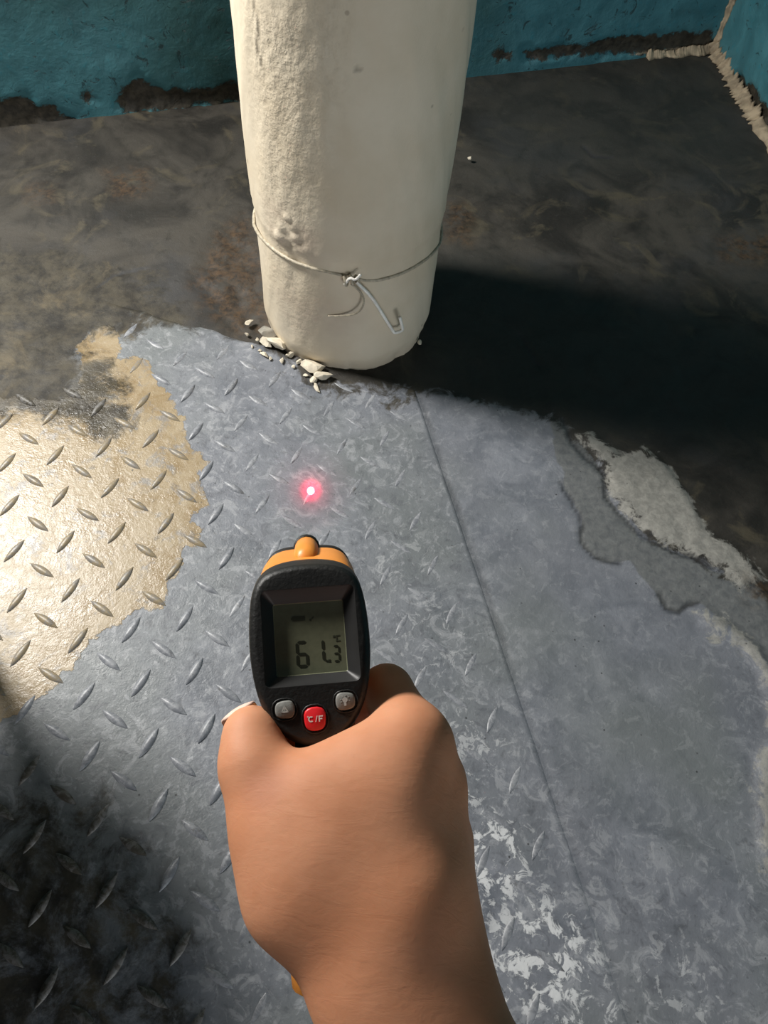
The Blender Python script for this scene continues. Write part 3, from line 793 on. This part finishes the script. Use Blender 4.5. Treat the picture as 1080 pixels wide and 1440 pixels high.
# characters on the screen: flat print just above the glass
def flat(name, polys, z, mat, parent, th_=0.00012):
    bm = bmesh.new()
    for poly in polys:
        a = [bm.verts.new(GL((x * U_, y * U_, z))) for x, y in poly]; b = [bm.verts.new(GL((x * U_, y * U_, z + th_))) for x, y in poly]
        n = len(a); bm.faces.new(b); bm.faces.new(a[::-1])
        for i in range(n): bm.faces.new((a[i], a[(i + 1) % n], b[(i + 1) % n], b[i]))
    return bm_obj(name, bm, mat, parent, False)
SEGS = {'6': 'afedcg', '1': 'bc', '3': 'abgcd', '1l': 'fe'}
def seven(x0, y0, w, h, t, key):
    g = 0.5; P = []; hm = h / 2
    def hz(y): return [(x0 + t * .5 + g, y), (x0 + t + g, y + t / 2), (x0 + w - t - g, y + t / 2), (x0 + w - t * .5 - g, y), (x0 + w - t - g, y - t / 2), (x0 + t + g, y - t / 2)]
    def vt(x, ya, yb): return [(x, ya + g), (x + t / 2, ya + t / 2 + g), (x + t / 2, yb - t / 2 - g), (x, yb - g), (x - t / 2, yb - t / 2 - g), (x - t / 2, ya + t / 2 + g)]
    for s in SEGS[key]:
        P.append({'a': lambda: hz(y0 + h - t / 2), 'g': lambda: hz(y0 + hm), 'd': lambda: hz(y0 + t / 2),
                  'f': lambda: vt(x0 + t / 2, y0 + hm, y0 + h - t / 2), 'b': lambda: vt(x0 + w - t / 2, y0 + hm, y0 + h - t / 2),
                  'e': lambda: vt(x0 + t / 2, y0 + t / 2, y0 + hm), 'c': lambda: vt(x0 + w - t / 2, y0 + t / 2, y0 + hm)}[s]())
    return P
ZS = -0.0044
flat('digit', seven(-21, -20, 18, 38, 4.4, '6'), ZS, SEG, screen)
flat('digit', seven(16, -15, 10, 34, 4.2, '1l'), ZS, SEG, screen)
flat('decimal_point', [[(24, -15), (27.5, -15), (27.5, -11.5), (24, -11.5)], [(20, -14), (24, -15), (23, -12), (19.5, -10)]], ZS, SEG, screen)
flat('digit', seven(31, -16, 11, 24, 3.0, '3'), ZS, SEG, screen)
flat('unit_symbol', [[(33, 19), (36, 19), (36, 22), (33, 22)], [(37, 13), (39, 13), (39, 22), (37, 22)], [(39, 20.4), (43, 20.4), (43, 22), (39, 22)], [(39, 13), (43, 13), (43, 14.6), (39, 14.6)]], ZS, SEGF, screen)
flat('battery_mark', [[(-23, 46), (-5, 46), (-5, 53), (-23, 53)], [(-25, 48), (-23, 48), (-23, 51), (-25, 51)]], ZS, SEGF, screen)
flat('hold_mark', [[(1, 45), (4, 45), (4, 48), (1, 48)], [(5, 47), (8, 50), (6.8, 51.5), (4, 48.5)]], ZS, SEGF, screen)
# buttons
def button(name, cx_, cy_, pts, mat, label, zt=0.0016):
    p = smooth_loop(pts, 2); bm = bmesh.new()
    rr_ = []
    for sc, z in ((1.0, -0.001), (1.0, zt * .55), (0.95, zt * .85), (0.86, zt)):
        rr_.append([((cx_ + a * sc) * U_, (cy_ + b * sc) * U_, z) for a, b in p])
    loft(bm, rr_, cap1=True)
    o = bm_obj(name, bm, mat, gun); o['label'] = label; return o
def well(cx_, cy_, w, h):                       # dark gap around a button
    bm = bmesh.new(); loft(bm, [[((cx_ + a * s) * U_, (cy_ + b * s) * U_, z) for a, b in smooth_loop([(-w, h), (w, h), (w, -h), (-w, -h)], 2)] for s, z in ((1.12, 0.0003), (1.1, 0.0008), (1.0, 0.0008), (0.98, 0.0002))])
    bm_obj('button_collar', bm, BLACK_M, gun)
bl = button('mode_button', -41, -74, [(-13, 8), (-4, 12), (14, 12), (14, -12), (-4, -12), (-13, -8)], GREYB, 'grey button with a triangle mark')
br_ = button('light_button', 44, -70, [(13, 8), (4, 12), (-14, 12), (-14, -12), (4, -12), (13, -8)], GREYB, 'grey button with a lamp mark')
rb = button('unit_button', 0, -90, [(-15, 16), (15, 16), (15, -9), (8, -16), (-8, -16), (-15, -9)], RED, 'red button marked C/F')
well(-41, -74, 16, 14); well(44, -70, 16, 14); well(0, -90, 17, 18)
def ringp(cx_, cy_, r0, r1, a0, a1, n=14):
    P = []
    for i in range(n):
        u0 = math.radians(a0 + (a1 - a0) * i / n); u1 = math.radians(a0 + (a1 - a0) * (i + 1) / n)
        P.append([(cx_ + r0 * math.cos(u0), cy_ + r0 * math.sin(u0)), (cx_ + r1 * math.cos(u0), cy_ + r1 * math.sin(u0)), (cx_ + r1 * math.cos(u1), cy_ + r1 * math.sin(u1)), (cx_ + r0 * math.cos(u1), cy_ + r0 * math.sin(u1))])
    return P
ZB = 0.00162
flat('triangle_mark', [[(-46, -78), (-35, -78), (-36.5, -75.8), (-44.5, -75.8)], [(-46, -78), (-44, -78), (-40, -69.5), (-41, -68)], [(-35, -78), (-37, -78), (-41.5, -69.5), (-40.5, -68)], [(-41.3, -75.5), (-39.7, -75.5), (-39.7, -72), (-41.3, -72)]], ZB, INKG, bl)
flat('lamp_mark', ringp(43, -68, 0.3, 3.6, 0, 360) + [[(41.5, -76), (44.5, -76), (44.5, -71), (41.5, -71)]] + [[(43 + 5 * math.cos(a), -68 + 5 * math.sin(a)), (43 + 5 * math.cos(a + .2), -68 + 5 * math.sin(a + .2)), (43 + 7 * math.cos(a + .15), -68 + 7 * math.sin(a + .15)), (43 + 7 * math.cos(a + .05), -68 + 7 * math.sin(a + .05))] for a in (-.3, .5, 1.3, 2.1, 2.9, 3.5)], ZB, INKG, br_)
flat('lettering', ringp(-5.5, -90, 2.3, 4.0, 50, 310) + ringp(-9.6, -86.5, .5, 1.2, 0, 360, 8) + [[(0.2, -94), (1.4, -94), (3.6, -86), (2.4, -86)]] + [[(5, -94), (6.6, -94), (6.6, -86), (5, -86)], [(6.6, -87.5), (11, -87.5), (11, -86), (6.6, -86)], [(6.6, -91), (10, -91), (10, -89.5), (6.6, -89.5)]], ZB, INKW, rb)

# orange nose, lofted along the barrel
def nose_ring(s, wx_, wt_, wb_, n=64, p=4.2):
    c = fl_ * s; r = []
    for i in range(n):
        a = 2 * math.pi * i / n; ca_, sa_ = math.cos(a), math.sin(a)
        x = wx_ * math.copysign(abs(ca_) ** (2 / p), ca_); y = (wt_ if sa_ > 0 else wb_) * math.copysign(abs(sa_) ** (2 / p), sa_)
        r.append((c[0] + x, c[1] + y, c[2]))
    return r
bm = bmesh.new()
loft(bm, [nose_ring(0.010, .0222, .0322, .026), nose_ring(0.022, .0224, .0325, .024), nose_ring(0.045, .0222, .0318, .021), nose_ring(0.058, .0216, .0310, .019), nose_ring(0.064, .0209, .0302, .018)], True, True)
nose = bm_obj('nose', bm, ORANGE, gun)
bm = bmesh.new()
loft(bm, [nose_ring(0.0625, .0211, .0304, .0182), nose_ring(0.0632, .0216, .0310, .0188), nose_ring(0.068, .0214, .0308, .0186), nose_ring(0.069, .0165, .025, .016), nose_ring(0.060, .015, .023, .014)], False, True)
bm_obj('front_collar', bm, BLACK_M, gun)
# laser ridge on top of the nose
def ridge(s, r, lift, n=16):
    c = fl_ * s; out = []
    for i in range(n):
        a = 2 * math.pi * i / n
        out.append((c[0] + r * math.cos(a), c[1] + lift + r * math.sin(a), c[2]))
    return out
bm = bmesh.new()
loft(bm, [ridge(0.030, .0035, .0312), ridge(0.034, .0052, .0315), ridge(0.045, .0056, .0312), ridge(0.064, .0056, .0302), ridge(0.066, .0050, .0300)], True, True)
bm_obj('laser_housing', bm, ORANGE, gun)
bm = bmesh.new()
loft(bm, [ridge(0.0645, .0058, .0302), ridge(0.065, .0064, .0302), ridge(0.069, .0062, .0300), ridge(0.0695, .0030, .0300)], False, True)
bm_obj('laser_aperture', bm, BLACK_M, gun)
# handle and trigger
def hring(t, wx_, wd_, n=24):
    c0 = np.array([0, -0.030, -0.024]); c = c0 * (1 - t) + (HB) * t
    return [(c[0] + wx_ * math.copysign(abs(math.cos(a)) ** .8, math.cos(a)), c[1], c[2] + wd_ * math.copysign(abs(math.sin(a)) ** .8, math.sin(a))) for a in [2 * math.pi * i / n for i in range(n)]]
bm = bmesh.new()
loft(bm, [hring(-.05, .017, .019), hring(.2, .0145, .0165), hring(.55, .0150, .017), hring(.85, .0158, .018), hring(.97, .0150, .0172), hring(1.0, .0115, .013)], True, True)
bm_obj('handle', bm, ORANGE, gun)
bm = bmesh.new()
loft(bm, [[(q[0], q[1], q[2] + .0012) for q in hring(t, w, d)] for t, w, d in ((.02, .0135, .018), (.3, .0115, .0165), (.7, .0120, .0175), (.9, .011, .0165))], True, True)
bm_obj('grip_insert', bm, BLACK_M, gun)
bm = bmesh.new()
tr = [((x), -0.034 - .024 * t, -0.047 - .003 * math.sin(t * 3.1)) for t in (0, 1) for x in (0,)]
loft(bm, [[(.006 * math.cos(a), -0.030 - .026 * t, -0.047 + .004 * math.sin(t * 3.1) + .005 * math.sin(a)) for a in [2 * math.pi * i / 12 for i in range(12)]] for t in (0, .25, .5, .75, 1)], True, True)
bm_obj('trigger', bm, BLACK_M, gun)

# laser beam: narrow red spot lamps sitting in the aperture
ap_l = fl_ * 0.071 + np.array([0, .030, 0]); ap_w = CAM + RC @ PC + GR @ ap_l
def laser(name, ang, e, colr, blend):
    l = bpy.data.lights.new(name, 'SPOT'); l.spot_size = math.radians(ang); l.spot_blend = blend; l.energy = e; l.color = colr
    l.shadow_soft_size = 0.0005
    o = bpy.data.objects.new(name, l); COL.objects.link(o); o.location = ap_w
    o.rotation_euler = (Vector(dot_w) - Vector(ap_w)).to_track_quat('-Z', 'Y').to_euler(); return o
laser('laser_core', 0.62, 420, (1.0, 0.55, 0.62), 0.5)
laser('laser_glow', 3.4, 95, (1.0, 0.004, 0.075), 1.0)
laser('laser_halo', 6.5, 14, (1.0, 0.004, 0.075), 1.0)
laser('laser_scatter', 12.0, 3.0, (1.0, 0.05, 0.12), 1.0)

# ------------------------------------------------------------------ hand and forearm (one continuous skin)
SKIN_PRIMS = []                                   # (a, b, ra, rb, k)
def cap(a, b, ra, rb, kq=0.010): SKIN_PRIMS.append((P3(*a), P3(*b), ra, rb, kq))
# forearm and wrist: two bones side by side
cap((545, 1395, .272), (690, 1760, .245), .0205, .033, .012)
cap((592, 1388, .277), (755, 1740, .250), .0190, .034, .014)
cap((572, 1425, .275), (1020, 2300, .215), .0205, .042, .014)
# metacarpals
KI, KM, KR, KP = (582, 1045, .298), (606, 1105, .305), (614, 1185, .310), (610, 1262, .312)
cap((535, 1375, .272), KI, .0225, .0135, .016)
cap((558, 1378, .274), KM, .0230, .0130, .016)
cap((588, 1382, .278), KR, .0205, .0130, .016)
cap((600, 1388, .280), KP, .0200, .0125, .016)
cap((470, 1190, .280), (555, 1250, .277), .022, .024, .016)
# web between thumb and index
cap((440, 1104, .283), (560, 1052, .292), .0132, .0142, .012)
cap((420, 1180, .281), (540, 1120, .285), .0165, .0185, .014)
# thumb
cap((512, 1322, .274), (432, 1245, .280), .0205, .0220, .014)
cap((432, 1245, .280), (394, 1160, .284), .0220, .0165, .012)
cap((394, 1160, .284), (357, 1078, .290), .0160, .0130, .010)
cap((357, 1078, .290), (354, 1034, .297), .0130, .0122, .005)
# index finger: forward along the side to the trigger
cap(KI, (544, 970, .330), .0132, .0112, .009)
cap((544, 970, .330), (500, 990, .354), .0108, .0095, .004)
cap((500, 990, .354), (455, 1005, .352), .0095, .0080, .003)
# middle, ring and little fingers wrap the handle
for (kx, pip, dip, tip, r0) in ((KM, (602, 1092, .350), (550, 1095, .366), (440, 1105, .352), .0112), (KR, (606, 1172, .352), (555, 1172, .364), (440, 1180, .350), .0108), (KP, (600, 1250, .346), (550, 1248, .356), (450, 1255, .344), .0096)):
    cap(kx, pip, .0125, r0, .008); cap(pip, dip, r0, r0 * .93, .003); cap(dip, tip, r0 * .93, r0 * .8, .003)

def build_skin():
    h = 0.0018
    lo_ = np.array([-0.085, -0.40, -0.395]); hi_ = np.array([0.16, -0.055, -0.175])
    xs = np.arange(lo_[0], hi_[0], h, dtype=np.float32); ys = np.arange(lo_[1], hi_[1], h, dtype=np.float32); zs = np.arange(lo_[2], hi_[2], h, dtype=np.float32)
    D = np.full((len(xs), len(ys), len(zs)), 0.05, np.float32)
    for a, b, ra, rb, kq in SKIN_PRIMS:
        mn = np.minimum(a - ra, b - rb) - 0.05; mx = np.maximum(a + ra, b + rb) + 0.05
        sl = []
        for ax_, arr in zip(range(3), (xs, ys, zs)):
            i0 = int(np.searchsorted(arr, mn[ax_])); i1 = int(np.searchsorted(arr, mx[ax_])); sl.append(slice(i0, max(i1, i0 + 1)))
        X = xs[sl[0]][:, None, None]; Y = ys[sl[1]][None, :, None]; Z = zs[sl[2]][None, None, :]
        e = b - a; ll = float(e @ e)
        t = np.clip(((X - a[0]) * e[0] + (Y - a[1]) * e[1] + (Z - a[2]) * e[2]) / ll, 0, 1)
        d = np.sqrt((X - a[0] - e[0] * t) ** 2 + (Y - a[1] - e[1] * t) ** 2 + (Z - a[2] - e[2] * t) ** 2) - (ra + (rb - ra) * t)
        o_ = D[tuple(sl)]
        hh = np.maximum(kq - np.abs(o_ - d), 0) / kq
        D[tuple(sl)] = np.minimum(o_, d) - hh * hh * kq * 0.25
    # the palm and fingers close around the handle without entering it
    for ga, gb, gr_ in ((np.array([0, -0.028, -0.024]), HB, 0.0178), (np.array([0, 0.0, -0.014]), np.array([0, -0.016, -0.014]), 0.019)):
        a = PC + np.stack([xc, upc, zc], 1) @ ga; b = PC + np.stack([xc, upc, zc], 1) @ gb
        X = xs[:, None, None]; Y = ys[None, :, None]; Z = zs[None, None, :]; e = (b - a).astype(np.float32); a = a.astype(np.float32)
        t = np.clip(((X - a[0]) * e[0] + (Y - a[1]) * e[1] + (Z - a[2]) * e[2]) / float(e @ e), 0, 1)
        d = np.sqrt((X - a[0] - e[0] * t) ** 2 + (Y - a[1] - e[1] * t) ** 2 + (Z - a[2] - e[2] * t) ** 2) - gr_
        D = np.maximum(D, -d)
    # naive surface nets
    ins = D < 0
    corners = [(i, j, k_) for i in (0, 1) for j in (0, 1) for k_ in (0, 1)]
    sh = tuple(s - 1 for s in D.shape)
    cnt = np.zeros(sh, np.int8)
    for c in corners: cnt += ins[c[0]:c[0] + sh[0], c[1]:c[1] + sh[1], c[2]:c[2] + sh[2]]
    act = (cnt > 0) & (cnt < 8)
    I, J, K = np.nonzero(act)
    vid = np.full(sh, -1, np.int64); vid[I, J, K] = np.arange(len(I))
    acc = np.zeros((len(I), 3)); num = np.zeros(len(I))
    for ci in range(8):
        for cj in range(ci + 1, 8):
            a = corners[ci]; b = corners[cj]
            if sum(abs(p - q) for p, q in zip(a, b)) != 1: continue
            da = D[I + a[0], J + a[1], K + a[2]]; db = D[I + b[0], J + b[1], K + b[2]]
            mk = (da < 0) != (db < 0); t = np.where(mk, da / np.where(mk, da - db, 1), 0)
            for q in range(3): acc[:, q] += np.where(mk, a[q] + (b[q] - a[q]) * t, 0)
            num += mk
    V = (acc / num[:, None] + np.stack([I, J, K], 1)) * h + np.array([xs[0], ys[0], zs[0]])
    quads = []
    for ax_ in range(3):
        o1, o2 = [q for q in range(3) if q != ax_]
        sa = [slice(0, s - 1) if q == ax_ else slice(1, s - 1) for q, s in enumerate(D.shape)]
        sb = [slice(1, s) if q == ax_ else slice(1, s - 1) for q, s in enumerate(D.shape)]
        A = ins[tuple(sa)]; B = ins[tuple(sb)]
        ch = np.nonzero(A != B); base = np.stack(ch, 1)
        off = np.ones(3, int); off[ax_] = 0; base = base + off
        def at(d1, d2):
            q = base.copy(); q[:, o1] += d1; q[:, o2] += d2; return vid[q[:, 0], q[:, 1], q[:, 2]]
        qd = np.stack([at(-1, -1), at(0, -1), at(0, 0), at(-1, 0)], 1)
        fl = A[ch]
        if ax_ == 1: fl = ~fl
        qd[~fl] = qd[~fl][:, ::-1]; quads.append(qd)
    Q_ = np.concatenate(quads); Q_ = Q_[(Q_ >= 0).all(1)]
    # light smoothing
    ed = np.concatenate([Q_[:, [0, 1]], Q_[:, [1, 2]], Q_[:, [2, 3]], Q_[:, [3, 0]]])
    for _ in range(16):
        s_ = np.zeros_like(V); n_ = np.zeros(len(V))
        for q in range(3):
            s_[:, q] = np.bincount(ed[:, 0], V[ed[:, 1], q], len(V)) + np.bincount(ed[:, 1], V[ed[:, 0], q], len(V))
        n_ = np.bincount(ed[:, 0], minlength=len(V)) + np.bincount(ed[:, 1], minlength=len(V))
        V = V * 0.5 + (s_ / n_[:, None]) * 0.5
    return V, Q_

def skin_material():
    t = NT('skin')
    oc = t.n('ShaderNodeTexCoord').outputs['Object']
    mid = t.noise(28, 4, vec=oc); fine = t.noise(260, 5, 0.6, vec=oc)
    c = t.mix(t.ss(mid, 0.3, 0.7), (0.53, 0.228, 0.118), (0.61, 0.285, 0.160))
    c = t.mix(t.ss(fine, 0.6, 0.8, 0, 0.25), c, (0.42, 0.18, 0.10))
    tc = RC @ P3(372, 1105, .274) + CAM - (CAM + RC @ P3(566, 1420, .275))
    vd = t.n('ShaderNodeVectorMath', operation='DISTANCE'); t.link(oc, vd.inputs[0]); vd.inputs[1].default_value = tuple(tc)
    c = t.mix(t.ss(vd.outputs['Value'], 0.013, 0.003, 0, 0.55), c, (0.40, 0.155, 0.085))
    wr_ = t.n('ShaderNodeMapping'); t.link(oc, wr_.inputs[0]); wr_.inputs['Rotation'].default_value = (0.3, 0.2, 0.7); wr_.inputs['Scale'].default_value = (1.0, 3.2, 1.6)
    hb = t.math('ADD', t.math('MULTIPLY', t.noise(70, 5, 0.6, 0.8, vec=wr_.outputs[0]), 1.0), t.math('MULTIPLY', t.noise(520, 4, 0.6, vec=oc), 0.30))
    t.set(Base_Color=c, Roughness=0.60, Normal=t.bump(hb, 0.30, 0.0007))
    t.b.inputs['Subsurface Weight'].default_value = 0.22
    t.b.inputs['Subsurface Radius'].default_value = (1.0, 0.35, 0.18)
    t.b.inputs['Subsurface Scale'].default_value = 0.004
    t.b.inputs['Specular IOR Level'].default_value = 0.28
    return t.mat
SKIN = skin_material()
sv, sq = build_skin()
sw = (RC @ sv.T).T + CAM
org = CAM + RC @ P3(566, 1420, .275)
person = mesh_obj('person', sw - org, [tuple(int(i) for i in q) for q in sq], SKIN)
person.location = org
tag(person, 'bare right hand and forearm gripping the thermometer, thumb on the left side', 'person')

# thumb nail on the far side of the thumb tip
NAIL = plain('nail', (0.86, 0.62, 0.52), 0.3, var=0.05)
nc = P3(354, 1034, .297); nd = np.array([-0.55, 0.62, -0.56]); nd /= np.linalg.norm(nd)
ln = np.array([0.2, 0.75, -0.6]); ln -= nd * (ln @ nd); ln /= np.linalg.norm(ln); wd = np.cross(nd, ln)
V = []; Fc = []; n = 9
for lay in (1, 0):
    for i in range(n):
        for j in range(n):
            u = -1 + 2 * i / (n - 1); v = -1 + 2 * j / (n - 1)
            uu = u * math.sqrt(1 - v * v / 2.4); vv = v * math.sqrt(1 - u * u / 2.4)
            p = nc + wd * uu * .0068 + ln * vv * .0075 + nd * (.0131 - (uu ** 2) * .0042 - (vv ** 2) * .0016 - (0 if lay else .0012))
            V.append(RC @ p + CAM - org)
for lay in range(2):
    for i in range(n - 1):
        for j in range(n - 1):
            a = lay * n * n + i * n + j; q = (a, a + 1, a + n + 1, a + n); Fc.append(q if lay == 0 else q[::-1])
per_ = [i * n for i in range(n)] + [(n - 1) * n + j for j in range(1, n)] + [i * n + n - 1 for i in range(n - 2, -1, -1)] + [j for j in range(n - 2, 0, -1)]
for a, b in zip(per_, per_[1:] + per_[:1]): Fc.append((a, b, b + n * n, a + n * n))
nail = mesh_obj('thumb_nail', V, Fc, NAIL, person); nail['label'] = 'pale thumb nail'
